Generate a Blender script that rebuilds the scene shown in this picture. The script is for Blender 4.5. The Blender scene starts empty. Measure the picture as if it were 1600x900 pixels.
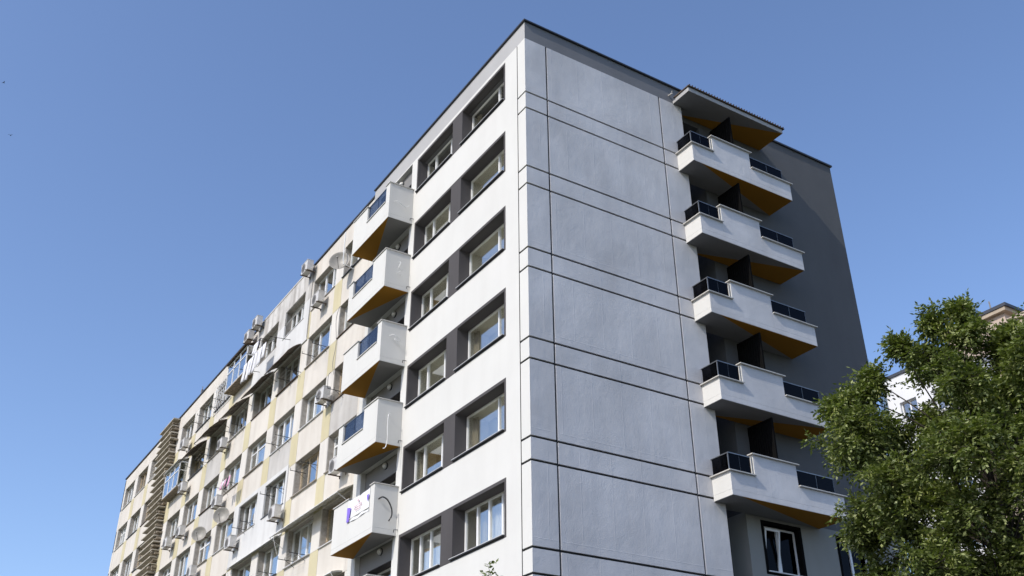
import bpy, math, random
from mathutils import Vector, Matrix
import numpy as np
random.seed(7)
SC = bpy.context.scene
COL = SC.collection
R = math.radians
# ---------------------------------------------------------------- camera
cd = bpy.data.cameras.new("camera"); cam = bpy.data.objects.new("camera", cd); COL.objects.link(cam)
CP = Vector((-13.130, -19.988, 1.599))
yaw, pit, rol = R(32.2277), R(29.6915), R(-0.3457)
Fv = Vector((math.sin(yaw)*math.cos(pit), math.cos(yaw)*math.cos(pit), math.sin(pit)))
Rv = Vector((math.cos(yaw), -math.sin(yaw), 0)); Uv = Rv.cross(Fv)
R2 = math.cos(rol)*Rv + math.sin(rol)*Uv; U2 = -math.sin(rol)*Rv + math.cos(rol)*Uv
cam.matrix_world = Matrix(((R2.x, U2.x, -Fv.x, CP.x), (R2.y, U2.y, -Fv.y, CP.y), (R2.z, U2.z, -Fv.z, CP.z), (0, 0, 0, 1)))
cd.sensor_width = 36.0; cd.lens = 35.569; cd.clip_start = .1; cd.clip_end = 2000
SC.camera = cam
# ---------------------------------------------------------------- light: low-angle sun from the left, clear sky
LD = Vector((1, .19, -.85)).normalized()            # direction in which sunlight travels
sun_el = math.asin(-LD.z); sun_rot = math.atan2(-LD.x, -LD.y)
w = bpy.data.worlds.new("World"); SC.world = w; w.use_nodes = True
nt = w.node_tree; bg = nt.nodes["Background"]
sky = nt.nodes.new("ShaderNodeTexSky"); sky.sky_type = 'NISHITA'; sky.sun_disc = False
sky.sun_elevation = sun_el; sky.sun_rotation = sun_rot % (2*math.pi)
sky.air_density = 1.0; sky.dust_density = 1.3; sky.ozone_density = 4.6; sky.altitude = 0
tn = nt.nodes.new("ShaderNodeMix"); tn.data_type = 'RGBA'; tn.blend_type = 'MULTIPLY'; tn.inputs[0].default_value = 1
tn.inputs[7].default_value = (1.0, .955, .98, 1)       # the camera's colour balance: the photograph's blue leans to violet
nt.links.new(sky.outputs[0], tn.inputs[6]); nt.links.new(tn.outputs[2], bg.inputs[0]); bg.inputs[1].default_value = 0.15
sl = bpy.data.lights.new("sun", 'SUN'); sl.energy = 2.45; sl.angle = R(.53); sl.color = (1, .945, .85)
so = bpy.data.objects.new("sun", sl); COL.objects.link(so)
so.rotation_euler = LD.to_track_quat('-Z', 'Y').to_euler(); so.location = (-30, -10, 40)
SC.view_settings.view_transform = 'Standard'; SC.view_settings.look = 'None'
SC.view_settings.exposure = 0.58; SC.view_settings.gamma = 1
# ---------------------------------------------------------------- materials
def newmat(name):
    m = bpy.data.materials.new(name); m.use_nodes = True
    return m, m.node_tree, m.node_tree.nodes["Principled BSDF"]
def N(nt, t, **kw):
    n = nt.nodes.new(t)
    for k, v in kw.items():
        if k in n.inputs: n.inputs[k].default_value = v
        else: setattr(n, k, v)
    return n
def ramp(nt, src, stops):
    r = nt.nodes.new("ShaderNodeValToRGB"); e = r.color_ramp.elements
    while len(e) < len(stops): e.new(.5)
    for i, (p, c) in enumerate(stops):
        e[i].position = p; e[i].color = (*c, 1) if len(c) == 3 else c
    nt.links.new(src, r.inputs[0]); return r.outputs[0]
def coords(nt, scale=(1, 1, 1)):
    tc = N(nt, "ShaderNodeNewGeometry"); mp = N(nt, "ShaderNodeMapping"); mp.inputs['Scale'].default_value = scale
    nt.links.new(tc.outputs['Position'], mp.inputs[0]); return mp.outputs[0]
def mul(nt, a, b, fac=1.0, mode='MULTIPLY'):
    m = nt.nodes.new("ShaderNodeMix"); m.data_type = 'RGBA'; m.blend_type = mode; m.inputs[0].default_value = fac
    nt.links.new(a, m.inputs[6])
    if isinstance(b, tuple): m.inputs[7].default_value = (*b, 1)
    else: nt.links.new(b, m.inputs[7])
    return m.outputs[2]
def plaster(name, col, var=.08, streak=0.0, bump=.3, fine=60, seams=0.0, rough=.9, stain=(.35, .3, .25)):
    m, nt, p = newmat(name)
    n1 = N(nt, "ShaderNodeTexNoise"); n1.inputs['Scale'].default_value = .55; n1.inputs['Detail'].default_value = 6
    nt.links.new(coords(nt), n1.inputs['Vector'])
    c0 = tuple(x*(1-var) for x in col); c1 = tuple(min(1, x*(1+var*.6)) for x in col)
    out = ramp(nt, n1.outputs[0], [(.3, c0), (.7, c1)])
    if streak > 0:      # rain streaks running down the wall
        n2 = N(nt, "ShaderNodeTexNoise"); n2.inputs['Scale'].default_value = 1; n2.inputs['Detail'].default_value = 5
        nt.links.new(coords(nt, (1.9, 1.9, .3)), n2.inputs['Vector'])
        s = ramp(nt, n2.outputs[0], [(.42, (1, 1, 1)), (.75, tuple(1-streak*(1-x) for x in stain))])
        out = mul(nt, out, s)
        n4 = N(nt, "ShaderNodeTexNoise"); n4.inputs['Scale'].default_value = 2.3; n4.inputs['Detail'].default_value = 8; n4.inputs['Roughness'].default_value = .7
        nt.links.new(coords(nt), n4.inputs['Vector'])
        s2 = ramp(nt, n4.outputs[0], [(.5, (1, 1, 1)), (.8, tuple(1-streak*.7*(1-x) for x in stain))])
        out = mul(nt, out, s2)
    nt.links.new(out, p.inputs['Base Color']); p.inputs['Roughness'].default_value = rough
    p.inputs['Specular IOR Level'].default_value = .2
    b = N(nt, "ShaderNodeBump"); b.inputs['Strength'].default_value = bump; b.inputs['Distance'].default_value = .01
    n3 = N(nt, "ShaderNodeTexNoise"); n3.inputs['Scale'].default_value = fine; n3.inputs['Detail'].default_value = 3
    nt.links.new(coords(nt), n3.inputs['Vector']); nt.links.new(n3.outputs[0], b.inputs['Height'])
    last = b
    if seams > 0:       # trowelled waves and board joints under the render
        n5 = N(nt, "ShaderNodeTexNoise"); n5.inputs['Scale'].default_value = 1; n5.inputs['Detail'].default_value = 4
        nt.links.new(coords(nt, (1.6, 1.6, 1.05)), n5.inputs['Vector'])
        b2 = N(nt, "ShaderNodeBump"); b2.inputs['Strength'].default_value = seams; b2.inputs['Distance'].default_value = .03
        nt.links.new(n5.outputs[0], b2.inputs['Height']); nt.links.new(b2.outputs[0], b.inputs['Normal'])
        n6 = N(nt, "ShaderNodeTexNoise"); n6.inputs['Scale'].default_value = 3.2; n6.inputs['Roughness'].default_value = .65; n6.inputs['Detail'].default_value = 5
        nt.links.new(coords(nt), n6.inputs['Vector'])
        b3 = N(nt, "ShaderNodeBump"); b3.inputs['Strength'].default_value = seams; b3.inputs['Distance'].default_value = .014
        nt.links.new(n6.outputs[0], b3.inputs['Height']); nt.links.new(b3.outputs[0], b2.inputs['Normal'])
        bk = N(nt, "ShaderNodeTexBrick"); bk.inputs['Scale'].default_value = 1; bk.inputs['Mortar Size'].default_value = .02
        bk.inputs['Mortar Smooth'].default_value = 1; bk.inputs['Brick Width'].default_value = 1.0; bk.inputs['Row Height'].default_value = 2.8
        mp = N(nt, "ShaderNodeMapping"); mp.inputs['Rotation'].default_value = (R(90), 0, 0)
        g = N(nt, "ShaderNodeNewGeometry"); nt.links.new(g.outputs['Position'], mp.inputs[0]); nt.links.new(mp.outputs[0], bk.inputs[0])
        b4 = N(nt, "ShaderNodeBump"); b4.inputs['Strength'].default_value = seams*.45; b4.inputs['Distance'].default_value = .008
        nt.links.new(bk.outputs['Fac'], b4.inputs['Height']); nt.links.new(b4.outputs[0], b3.inputs['Normal'])
    nt.links.new(b.outputs[0], p.inputs['Normal'])
    return m
def simple(name, col, rough=.5, metal=0, var=.1, scale=8, spec=.5):
    m, nt, p = newmat(name)
    n1 = N(nt, "ShaderNodeTexNoise"); n1.inputs['Scale'].default_value = scale; n1.inputs['Detail'].default_value = 4
    nt.links.new(coords(nt), n1.inputs['Vector'])
    nt.links.new(ramp(nt, n1.outputs[0], [(.3, tuple(x*(1-var) for x in col)), (.7, tuple(min(1, x*(1+var)) for x in col))]), p.inputs['Base Color'])
    p.inputs['Roughness'].default_value = rough; p.inputs['Metallic'].default_value = metal
    p.inputs['Specular IOR Level'].default_value = spec
    return m
def glass(name, tint, ior, gcol=(1, 1, 1), wav=.15):
    m = bpy.data.materials.new(name); m.use_nodes = True; nt = m.node_tree; nt.nodes.clear()
    o = N(nt, "ShaderNodeOutputMaterial"); mx = N(nt, "ShaderNodeMixShader")
    t = N(nt, "ShaderNodeBsdfTransparent"); t.inputs[0].default_value = (*tint, 1)
    g = N(nt, "ShaderNodeBsdfGlossy"); g.inputs['Roughness'].default_value = .02; g.inputs[0].default_value = (*gcol, 1)
    lw = N(nt, "ShaderNodeLayerWeight"); lw.inputs[0].default_value = .5
    pw = N(nt, "ShaderNodeMath", operation='POWER'); pw.inputs[1].default_value = 2.4; nt.links.new(lw.outputs['Facing'], pw.inputs[0])
    f = N(nt, "ShaderNodeMath", operation='MULTIPLY_ADD'); nt.links.new(pw.outputs[0], f.inputs[0]); f.inputs[1].default_value = 1-ior; f.inputs[2].default_value = ior
    b = N(nt, "ShaderNodeBump"); b.inputs['Strength'].default_value = wav; b.inputs['Distance'].default_value = .01
    n = N(nt, "ShaderNodeTexNoise"); n.inputs['Scale'].default_value = 1.2; nt.links.new(coords(nt), n.inputs['Vector'])
    nt.links.new(n.outputs[0], b.inputs['Height']); nt.links.new(b.outputs[0], g.inputs['Normal'])
    nt.links.new(f.outputs[0], mx.inputs[0]); nt.links.new(t.outputs[0], mx.inputs[1]); nt.links.new(g.outputs[0], mx.inputs[2])
    nt.links.new(mx.outputs[0], o.inputs[0]); return m
def folding(name, col, stripes):
    m, nt, p = newmat(name)
    wv = N(nt, "ShaderNodeTexNoise"); wv.inputs['Scale'].default_value = stripes
    nt.links.new(coords(nt, (1, 1, .1)), wv.inputs['Vector'])
    nt.links.new(ramp(nt, wv.outputs[0], [(.35, tuple(x*.8 for x in col)), (.65, col)]), p.inputs['Base Color'])
    p.inputs['Roughness'].default_value = .95; return m
def leafmat(name, cols, trans=.35):
    m = bpy.data.materials.new(name); m.use_nodes = True; nt = m.node_tree; nt.nodes.clear()
    o = N(nt, "ShaderNodeOutputMaterial"); mx = N(nt, "ShaderNodeMixShader"); mx.inputs[0].default_value = trans
    g = N(nt, "ShaderNodeNewGeometry")
    c = ramp(nt, g.outputs['Random Per Island'], [(i/(len(cols)-1), c) for i, c in enumerate(cols)])
    p = N(nt, "ShaderNodeBsdfPrincipled"); p.inputs['Roughness'].default_value = .5; p.inputs['Specular IOR Level'].default_value = .35
    t = N(nt, "ShaderNodeBsdfTranslucent")
    nt.links.new(c, p.inputs['Base Color']); nt.links.new(mul(nt, c, (1.3, 1.5, .5)), t.inputs[0])
    nt.links.new(p.outputs[0], mx.inputs[1]); nt.links.new(t.outputs[0], mx.inputs[2]); nt.links.new(mx.outputs[0], o.inputs[0]); return m
M = dict(
    white=plaster('white_render', (.615, .607, .575), .03, .05, .25, 90, 0.0),
    gable=plaster('gable_render', (.615, .605, .605), .14, .2, .6, 40, .6, stain=(.6, .6, .6)),
    side=plaster('side_render', (.58, .58, .575), .05, .10, .3, 60, .15, stain=(.5, .5, .5)),
    grey2=plaster('parapet_grey', (.19, .192, .20), .07, .08, .4, 50, .25),
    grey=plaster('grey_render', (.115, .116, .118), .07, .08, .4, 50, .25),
    lgrey=plaster('light_grey_render', (.40, .395, .39), .05, .05, .3, 60),
    dark=plaster('dark_render', (.078, .073, .074), .1, .1, .3, 60),
    groove=simple('groove_black', (.012, .012, .013), .8),
    cap=simple('roof_capping', (.035, .037, .045), .45, .0, .15),
    coping=simple('parapet_coping', (.52, .50, .46), .6, 0, .08),
    sill=simple('window_sill', (.60, .59, .57), .4, 0, .06),
    orange=plaster('orange_soffit', (.31, .145, .014), .05, .03, .2, 70),
    soff=plaster('soffit_grey', (.21, .205, .20), .05, .05, .2, 70),
    frame=simple('window_frame_white', (.74, .74, .73), .35, 0, .03),
    wood=simple('old_wood_frame', (.42, .33, .22), .7, 0, .3, 20),
    glass=glass('window_glass', (.93, .94, .92), .17),
    oglass=glass('old_window_glass', (.88, .9, .88), .2, wav=.35),
    bglass=glass('blue_rail_glass', (.45, .50, .58), .05, (.40, .40, .42)),
    dglass=glass('dark_rail_glass', (.14, .14, .15), .02, (.12, .12, .13)),
    rail=simple('rail_metal', (.30, .31, .32), .35, .8, .1),
    dmetal=simple('dark_metal', (.02, .021, .025), .5, .3, .2),
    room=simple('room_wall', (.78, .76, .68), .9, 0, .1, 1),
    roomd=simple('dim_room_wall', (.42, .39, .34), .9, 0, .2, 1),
    curt=folding('curtain_white', (.74, .72, .68), 14),
    curtb=folding('curtain_beige', (.50, .44, .33), 16),
    old=plaster('old_plaster', (.61, .57, .51), .08, .22, .5, 40, 0, stain=(.50, .44, .36)),
    old2=plaster('old_plaster_pier', (.63, .60, .55), .06, .18, .5, 40, 0, stain=(.5, .45, .4)),
    oldg=plaster('old_plaster_bare', (.50, .48, .45), .12, .25, .5, 30),
    yellow=plaster('yellow_plaster', (.54, .485, .32), .08, .18, .4, 40, stain=(.6, .5, .35)),
    core=simple('joint_cement', (.34, .31, .27), .95, 0, .2),
    patch=plaster('patch_plaster', (.60, .595, .58), .04, .22, .3, 50, stain=(.45, .43, .42)),
    patchd=plaster('patch_plaster_weathered', (.58, .56, .53), .10, .85, .4, 40, stain=(.36, .33, .30)),
    ac=simple('ac_casing', (.55, .53, .50), .45, 0, .12, 6),
    acd=simple('ac_grille', (.20, .19, .18), .6, 0, .2, 30),
    rust=simple('rusty_iron', (.10, .07, .05), .8, .2, .4, 12),
    lower=plaster('lower_render', (.27, .27, .25), .06, .10, .3, 60, .15),
    black=simple('black_surround', (.008, .008, .008), 1, 0, .1, 8, 0),
    dish=simple('dish_grey', (.27, .255, .225), .5, 0, .1),
    awn=simple('brown_awning', (.15, .125, .10), .85, 0, .35, 5),
    awnl=simple('pale_awning', (.58, .555, .48), .7, 0, .2, 4),
    slat=plaster('slat_concrete', (.46, .42, .35), .15, .5, .5, 30, stain=(.35, .3, .24)),
    slatd=simple('slat_debris', (.23, .19, .14), .95, 0, .5, 9),
    cloth=simple('washing_white', (.62, .62, .64), .95, 0, .05),
    clothp=simple('washing_pink', (.62, .34, .48), .95, 0, .1),
    clothd=simple('washing_dark', (.03, .03, .04), .95, 0, .1),
    tank=simple('tank_metal', (.16, .22, .28), .3, .7, .1),
    bluew=plaster('pale_blue_wall', (.50, .56, .62), .06, .2, .3, 40),
    pink=plaster('pink_plaster', (.46, .37, .30), .05, .1, .3, 30),
    beige=plaster('beige_plaster', (.40, .33, .25), .06, .15, .3, 30),
    bwhite=plaster('far_white_wall', (.66, .66, .66), .03, .04, .1, 30),
    brick=simple('orange_tile', (.45, .17, .06), .8, 0, .2),
    asphalt=plaster('asphalt', (.05, .05, .052), .15, 0, .6, 30),
    pave=plaster('pavement', (.12, .115, .105), .1, 0, .5, 12),
    grass=simple('grass_soil', (.06, .075, .03), .95, 0, .3, 3),
    bark=plaster('bark', (.06, .05, .04), .3, .3, .9, 25),
    leaf=leafmat('ash_leaf', [(.065, .09, .02), (.115, .145, .037), (.17, .20, .062), (.32, .345, .15)], .22),
    seed=leafmat('ash_seed', [(.30, .34, .08), (.42, .42, .14)], .45),
    cablew=simple('cable_white', (.7, .7, .68), .5), cablek=simple('cable_black', (.02, .02, .02), .5),
    banner=simple('banner_white', (.76, .76, .76), .6, 0, .03), purple=simple('banner_purple', (.22, .14, .60), .6), red=simple('banner_red', (.60, .36, .40), .6),
    lamp=simple('lamp_opal', (.55, .54, .5), .3), road=simple('road_paint', (.75, .75, .73), .7),
)
# ---------------------------------------------------------------- mesh helpers
class MB:
    def __init__(s): s.v = []; s.f = []; s.m = []; s.mats = []; s.cur = 0; s.smooth = False
    def mat(s, k):
        if k not in s.mats: s.mats.append(k)
        s.cur = s.mats.index(k); return s
    def add(s, vs, fs):
        n = len(s.v); s.v += [tuple(v) for v in vs]
        for f in fs: s.f.append([i+n for i in f]); s.m.append(s.cur)
    def box(s, x0, x1, y0, y1, z0, z1):
        if x0 > x1: x0, x1 = x1, x0
        if y0 > y1: y0, y1 = y1, y0
        if z0 > z1: z0, z1 = z1, z0
        s.add([(x0,y0,z0),(x1,y0,z0),(x1,y1,z0),(x0,y1,z0),(x0,y0,z1),(x1,y0,z1),(x1,y1,z1),(x0,y1,z1)],
              [(0,3,2,1),(4,5,6,7),(0,1,5,4),(1,2,6,5),(2,3,7,6),(3,0,4,7)]); return s
    def prism(s, pts, z0, z1):
        n = len(pts); s.add([(x, y, z0) for x, y in pts]+[(x, y, z1) for x, y in pts],
            [tuple(range(n))[::-1], tuple(range(n, 2*n))]+[(i, (i+1) % n, n+(i+1) % n, n+i) for i in range(n)]); return s
    def bar(s, a, b, r, n=6):
        return s.tube([a, b], r, n)
    def tube(s, pts, r, n=6, r1=None):
        pts = [Vector(p) for p in pts]; rings = []
        for i, p in enumerate(pts):
            d = (pts[min(i+1, len(pts)-1)]-pts[max(i-1, 0)])
            if d.length < 1e-6: d = Vector((0, 0, 1))
            d.normalize(); a = d.orthogonal() if abs(d.z) > .9 else d.cross(Vector((0, 0, 1))); a.normalize(); b = d.cross(a)
            rr = r if r1 is None else r+(r1-r)*i/max(1, len(pts)-1)
            rings.append([p+rr*(math.cos(2*math.pi*k/n)*a+math.sin(2*math.pi*k/n)*b) for k in range(n)])
        vs = [v for q in rings for v in q]; fs = []
        for i in range(len(pts)-1):
            for k in range(n): fs.append((i*n+k, i*n+(k+1) % n, (i+1)*n+(k+1) % n, (i+1)*n+k))
        fs.append(tuple(range(n))[::-1]); fs.append(tuple((len(pts)-1)*n+k for k in range(n)))
        s.add(vs, fs); return s
    def lathe(s, prof, c, axis, n=16):
        axis = Vector(axis).normalized(); a = axis.orthogonal().normalized(); b = axis.cross(a); c = Vector(c); vs = []; fs = []
        for (r, h) in prof:
            for k in range(n): vs.append(c+axis*h+r*(math.cos(2*math.pi*k/n)*a+math.sin(2*math.pi*k/n)*b))
        for i in range(len(prof)-1):
            for k in range(n): fs.append((i*n+k, i*n+(k+1) % n, (i+1)*n+(k+1) % n, (i+1)*n+k))
        if prof[0][0] > 1e-4: fs.append(tuple(range(n))[::-1])
        if prof[-1][0] > 1e-4: fs.append(tuple((len(prof)-1)*n+k for k in range(n)))
        s.add(vs, fs); return s
    def mesh(s, name, mats):
        me = bpy.data.meshes.new(name); me.from_pydata(s.v, [], s.f); me.update()
        keys = s.mats if s.mats else [mats]
        for k in keys: me.materials.append(M[k])
        if s.mats: me.polygons.foreach_set('material_index', s.m)
        if s.smooth: me.polygons.foreach_set('use_smooth', [True]*len(me.polygons))
        return me
    def build(s, name, mat, parent=None, loc=None, **kw):
        return link(name, s.mesh(name, mat), parent, loc, **kw)
def link(name, me, parent=None, loc=None, rotz=0, label=None, cat=None, group=None, kind=None, bevel=0):
    o = bpy.data.objects.new(name, me); COL.objects.link(o)
    if parent: o.parent = parent
    if loc: o.location = loc
    if rotz: o.rotation_euler.z = rotz
    if label: o['label'] = label
    if cat: o['category'] = cat
    if group: o['group'] = group
    if kind: o['kind'] = kind
    if bevel:
        b = o.modifiers.new('bevel', 'BEVEL'); b.width = bevel; b.segments = 2; b.limit_method = 'ANGLE'
    return o
def thing(name, label, cat, loc=(0, 0, 0), rotz=0, group=None):
    return link(name, None, None, loc, rotz, label, cat, group)
def wallgrid(mb, us, vs, holes, front, depth, orient='x', reveal=True):
    """flat wall in the plane x=front (facing -x) or y=front (facing -y) with rectangular holes and reveals"""
    us = sorted(set([round(u, 4) for u in us]+[round(h[i], 4) for h in holes for i in (0, 1)]))
    vs = sorted(set([round(v, 4) for v in vs]+[round(h[i], 4) for h in holes for i in (2, 3)]))
    P = (lambda u, v, d: (front+d, u, v)) if orient == 'x' else (lambda u, v, d: (u, front+d, v))
    flip = orient == 'y'
    def q(*p): mb.add(p, [(0, 1, 2, 3)] if not flip else [(3, 2, 1, 0)])
    U0, U1, V0, V1 = us[0], us[-1], vs[0], vs[-1]
    inh = lambda u, v: any(h[0]-1e-4 < u < h[1]+1e-4 and h[2]-1e-4 < v < h[3]+1e-4 for h in holes)
    for i in range(len(us)-1):
        for j in range(len(vs)-1):
            if not inh((us[i]+us[i+1])/2, (vs[j]+vs[j+1])/2):
                a, b, c, d = us[i], us[i+1], vs[j], vs[j+1]
                q(P(a, c, 0), P(a, d, 0), P(b, d, 0), P(b, c, 0))
    for (a, b, c, d) in holes:
        q(P(a, c, 0), P(b, c, 0), P(b, c, depth), P(a, c, depth)); q(P(a, d, 0), P(a, d, depth), P(b, d, depth), P(b, d, 0))
        q(P(a, c, 0), P(a, c, depth), P(a, d, depth), P(a, d, 0)); q(P(b, c, 0), P(b, d, 0), P(b, d, depth), P(b, c, depth))
    a, b, c, d = U0, U1, V0, V1
    q(P(a, c, 0), P(a, c, depth), P(b, c, depth), P(b, c, 0)); q(P(a, d, 0), P(b, d, 0), P(b, d, depth), P(a, d, depth))
    q(P(a, c, 0), P(a, d, 0), P(a, d, depth), P(a, c, depth)); q(P(b, c, 0), P(b, c, depth), P(b, d, depth), P(b, d, 0))
    return mb
# ---------------------------------------------------------------- windows (local: faces -x, width along +y, foot at z=0)
_wc = {}
def cached(key, fn):
    if key not in _wc: _wc[key] = fn()
    return _wc[key]
def window(parent, loc, w, h, bars=(), rotz=0, frame='frame', gl='glass', curtain=None, room='room', sill=.0, thin=.055, transom=None, roomdepth=.75, opened=None):
    t = thin
    def fm():
        b = MB(); b.box(0, .07, 0, t, 0, h); b.box(0, .07, w-t, w, 0, h); b.box(0, .07, t, w-t, 0, t); b.box(0, .07, t, w-t, h-t, h)
        for q in bars: b.box(-.004, .066, q-t*.8, q+t*.8, t, h-t)
        if transom: b.box(.004, .06, t, w-t, transom-t*.5, transom+t*.5)
        return b.mesh('window', frame)
    o = link('window', cached(('f', w, h, tuple(bars), frame, t, transom), fm), parent, loc, rotz)
    edges = [0]+list(bars)+[w]
    for a, b_ in zip(edges[:-1], edges[1:]):
        pa, pb = a+t*.8, b_-t*.8
        def pm():
            b = MB(); b.box(0, .012, pa, pb, t*.9, h-t*.9); return b.mesh('pane', gl)
        p = link('pane', cached(('p', pa, pb, h, gl), pm), o, (.03+random.uniform(0, .004), 0, 0))
    def rm():
        b = MB(); D = roomdepth; a0, a1, c0, c1 = -.02, w+.02, -.02, h+.02
        b.add([(.075,a0,c0),(.075,a1,c0),(.075,a1,c1),(.075,a0,c1),(D,a0,c0),(D,a1,c0),(D,a1,c1),(D,a0,c1)],
              [(4,5,6,7),(0,1,5,4),(3,7,6,2),(0,4,7,3),(1,2,6,5)]); return b.mesh('room_backing', room)
    link('room_backing', cached(('r', w, h, room, roomdepth), rm), o)
    if curtain:
        for (a, b_, cm, amp) in curtain:
            def cmf():
                b = MB(); n = max(6, int((b_-a)*26)); vs = []
                for i in range(n+1):
                    y = a+(b_-a)*i/n; x = .17+amp*math.sin(i*1.9)+amp*.5*math.sin(i*.7+1)
                    vs += [(x, y, .03), (x+.01*math.sin(i), y, h-.06)]
                b.add(vs, [(2*i, 2*i+2, 2*i+3, 2*i+1) for i in range(n)]); b.smooth = True
                return b.mesh('curtain', cm)
            link('curtain', cached(('c', a, b_, cm, amp, h), cmf), o)
    if sill:
        def sm():
            b = MB(); b.box(-sill, .02, -.02, w+.02, -.03, .004); return b.mesh('sill', 'sill'); 
        link('sill', cached(('s', w, sill), sm), o)
    return o
# ================================================================ GROUND
g = MB(); g.box(-400, 500, -400, 500, -.5, 0); g.build('ground', 'grass', kind='structure')
g = MB(); g.box(-60, 80, -34, -1.6, .0, .004); g.build('road', 'asphalt', kind='structure')
g = MB(); g.box(-9, -.02, -1.6, 60, 0, .13); g.build('pavement', 'pave', kind='structure')
for i in range(14):
    g = MB(); g.box(-40+i*8, -37+i*8, -21.6, -21.45, .008, .012); g.build('road_marking', 'road', kind='structure')
# ================================================================ RENOVATED BLOCK
ZT = 24.35; Z0 = 22.17; H = 2.8; YE = 11.05; XM = 6.42; XR = 14.3; YF = .35; TOP = 25.05
nb = thing('apartment_block', 'tall white renovated apartment block with dark framed windows and zigzag balconies', 'building')
# --- left facade wall, with openings for the dark window bands and the loggias
CG = .47
bands = [(1.17, 7.29, Z0+.51-H*k, Z0+2.05-H*k) for k in range(8)]
logg = [(7.72, 10.45, 21.66-H*k, 24.30-H*k) for k in range(7)]
mb = MB(); wallgrid(mb, [CG, YE], [0, ZT], bands+logg, 0, .22); mb.build('wall', 'white', nb)
# corner strip and gable panels, separated by recessed black joints
GW = .064
rows = []
zs = [ZT]
for k in range(8):
    zs += [Z0-H*k, Z0-.625-H*k]
zs = [z for z in zs if z > .3]+[0]
for a, b in zip(zs[:-1], zs[1:]):
    z1 = a-(GW/2 if a != ZT else 0); z0 = b+(GW/2 if b > 0 else 0)
    c = MB().mat('white')
    # L-shaped corner panel: left face white strip plus first gable strip
    xa = .806-GW/2; yb = CG-GW*.6
    c.prism([(0, 0), (xa, 0), (xa, .05), (.05, .05), (.05, yb), (0, yb)], z0, z1)
    o = c.build('corner_panel', 'white', nb)
    o.data.materials.append(M['gable'])
    for pl in o.data.polygons:
        if pl.normal.y < -.5 and abs(pl.center.y) < .01: pl.material_index = 1
    MB().box(.806+GW/2, 5.434-GW/2, 0, .05, z0, z1).build('gable_panel', 'gable', nb)
    MB().box(5.434+GW/2, XM, 0, .05, z0, z1).build('gable_panel', 'gable', nb)
g = MB(); g.box(.0505, XM-.01, .0505, .25, 0, ZT-.01); g.box(.032, .0503, .052, CG+.01, 0, ZT-.01); g.box(.0, .2, CG-.002, CG+.0, 0, ZT) ; g.build('joint_backing', 'groove', nb)
# reveal of the gable wall beside the balconies
MB().box(XM-.02, XM+.001, .0515, 1.6, 0, ZT).build('gable_return', 'side', nb)
# --- parapet bands and roof
p = MB(); p.box(.004, YF*0+.25, .004, YE, ZT, TOP); p.build('parapet', 'lgrey', nb)
p = MB(); p.box(.0045, XM+.12, .002, .3, ZT+.002, TOP-.002); p.build('parapet', 'grey2', nb)
p = MB(); p.box(XM+.12, XR, YF, YF+.3, 24.36, TOP); p.build('parapet', 'grey', nb)
c = MB(); c.box(-.06, .30, -.07, YE+.02, TOP, TOP+.06); c.box(.30, XM+.14, -.07, .34, TOP, TOP+.06)
c.build('roof_capping', 'cap', nb, bevel=.01)
c = MB(); c.box(XM+.14, XR+.07, YF-.07, YF+.34, TOP, TOP+.075); c.box(XR-.2, XR+.07, YF+.34, YE, TOP, TOP+.075); c.build('roof_capping', 'cap', nb, bevel=.01)
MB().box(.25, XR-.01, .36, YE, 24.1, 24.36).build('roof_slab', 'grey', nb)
# --- gable side, set-back wall beyond the balconies
wn = [(8.05, 9.66, Z0+.51-H*k-.06, 10.16-H*(k-5)) for k in (5, 6, 7)] + [(11.12, 12.7, Z0+.51-H*k-.06, 10.16-H*(k-5)) for k in (5, 6, 7)]
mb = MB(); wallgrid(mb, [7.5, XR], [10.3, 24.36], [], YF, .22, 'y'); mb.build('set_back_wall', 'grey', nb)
mb = MB(); wallgrid(mb, [7.5, XR], [0, 10.3], wn, YF, .22, 'y'); mb.build('lower_set_back_wall', 'lower', nb)
for (a, b, zmat, z0, z1) in ((0, 0, 'grey', 10.3, 24.36), (0, 0, 'lower', 0, 10.3)):
    MB().box(7.499, 7.52, YF+.001, 1.7, z0, z1).build('pocket_side', zmat, nb)
    MB().box(XM, 7.5, 1.7, 1.8, z0, z1).build('pocket_back', zmat, nb)
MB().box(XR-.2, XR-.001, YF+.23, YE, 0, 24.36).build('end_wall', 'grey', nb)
MB().box(.3, XR-.2, YE-.2, YE-.002, 0, 24.36).build('rear_wall', 'white', nb)
for k in range(7):
    d = MB(); d.box(6.5, 7.4, 1.63, 1.695, 21.68-H*k, 23.8-H*k); dd = d.build('door', 'dark', nb)
    MB().box(6.6, 7.3, 1.62, 1.628, 22.5-H*k, 23.7-H*k).build('pane', 'glass', dd)
# windows in the lower set-back wall
for (a, b, z0, z1) in wn:
    s = MB(); wallgrid(s, [a, b], [z0, z1], [(a+.1, b-.1, z0+.1, z1-.1)], YF-.006, .25, 'y'); s.build('window_surround', 'black', nb)
    ww, hh = b-a-.2, z1-z0-.2
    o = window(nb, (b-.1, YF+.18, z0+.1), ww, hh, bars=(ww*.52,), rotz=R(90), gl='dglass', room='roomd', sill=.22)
    if a < 9:  # tilted sash
        t = MB()
        for q in ((ww*.52+.03, ww*.52+.09), (ww-.11, ww-.05)): t.box(-.02, .03, q[0], q[1], 0, hh-.15)
        t.box(-.02, .03, ww*.52+.09, ww-.11, hh-.21, hh-.15)
        ts = t.build('tilted_sash', 'frame', o, (.03, 0, .06)); ts.rotation_euler.y = R(-9)
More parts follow.
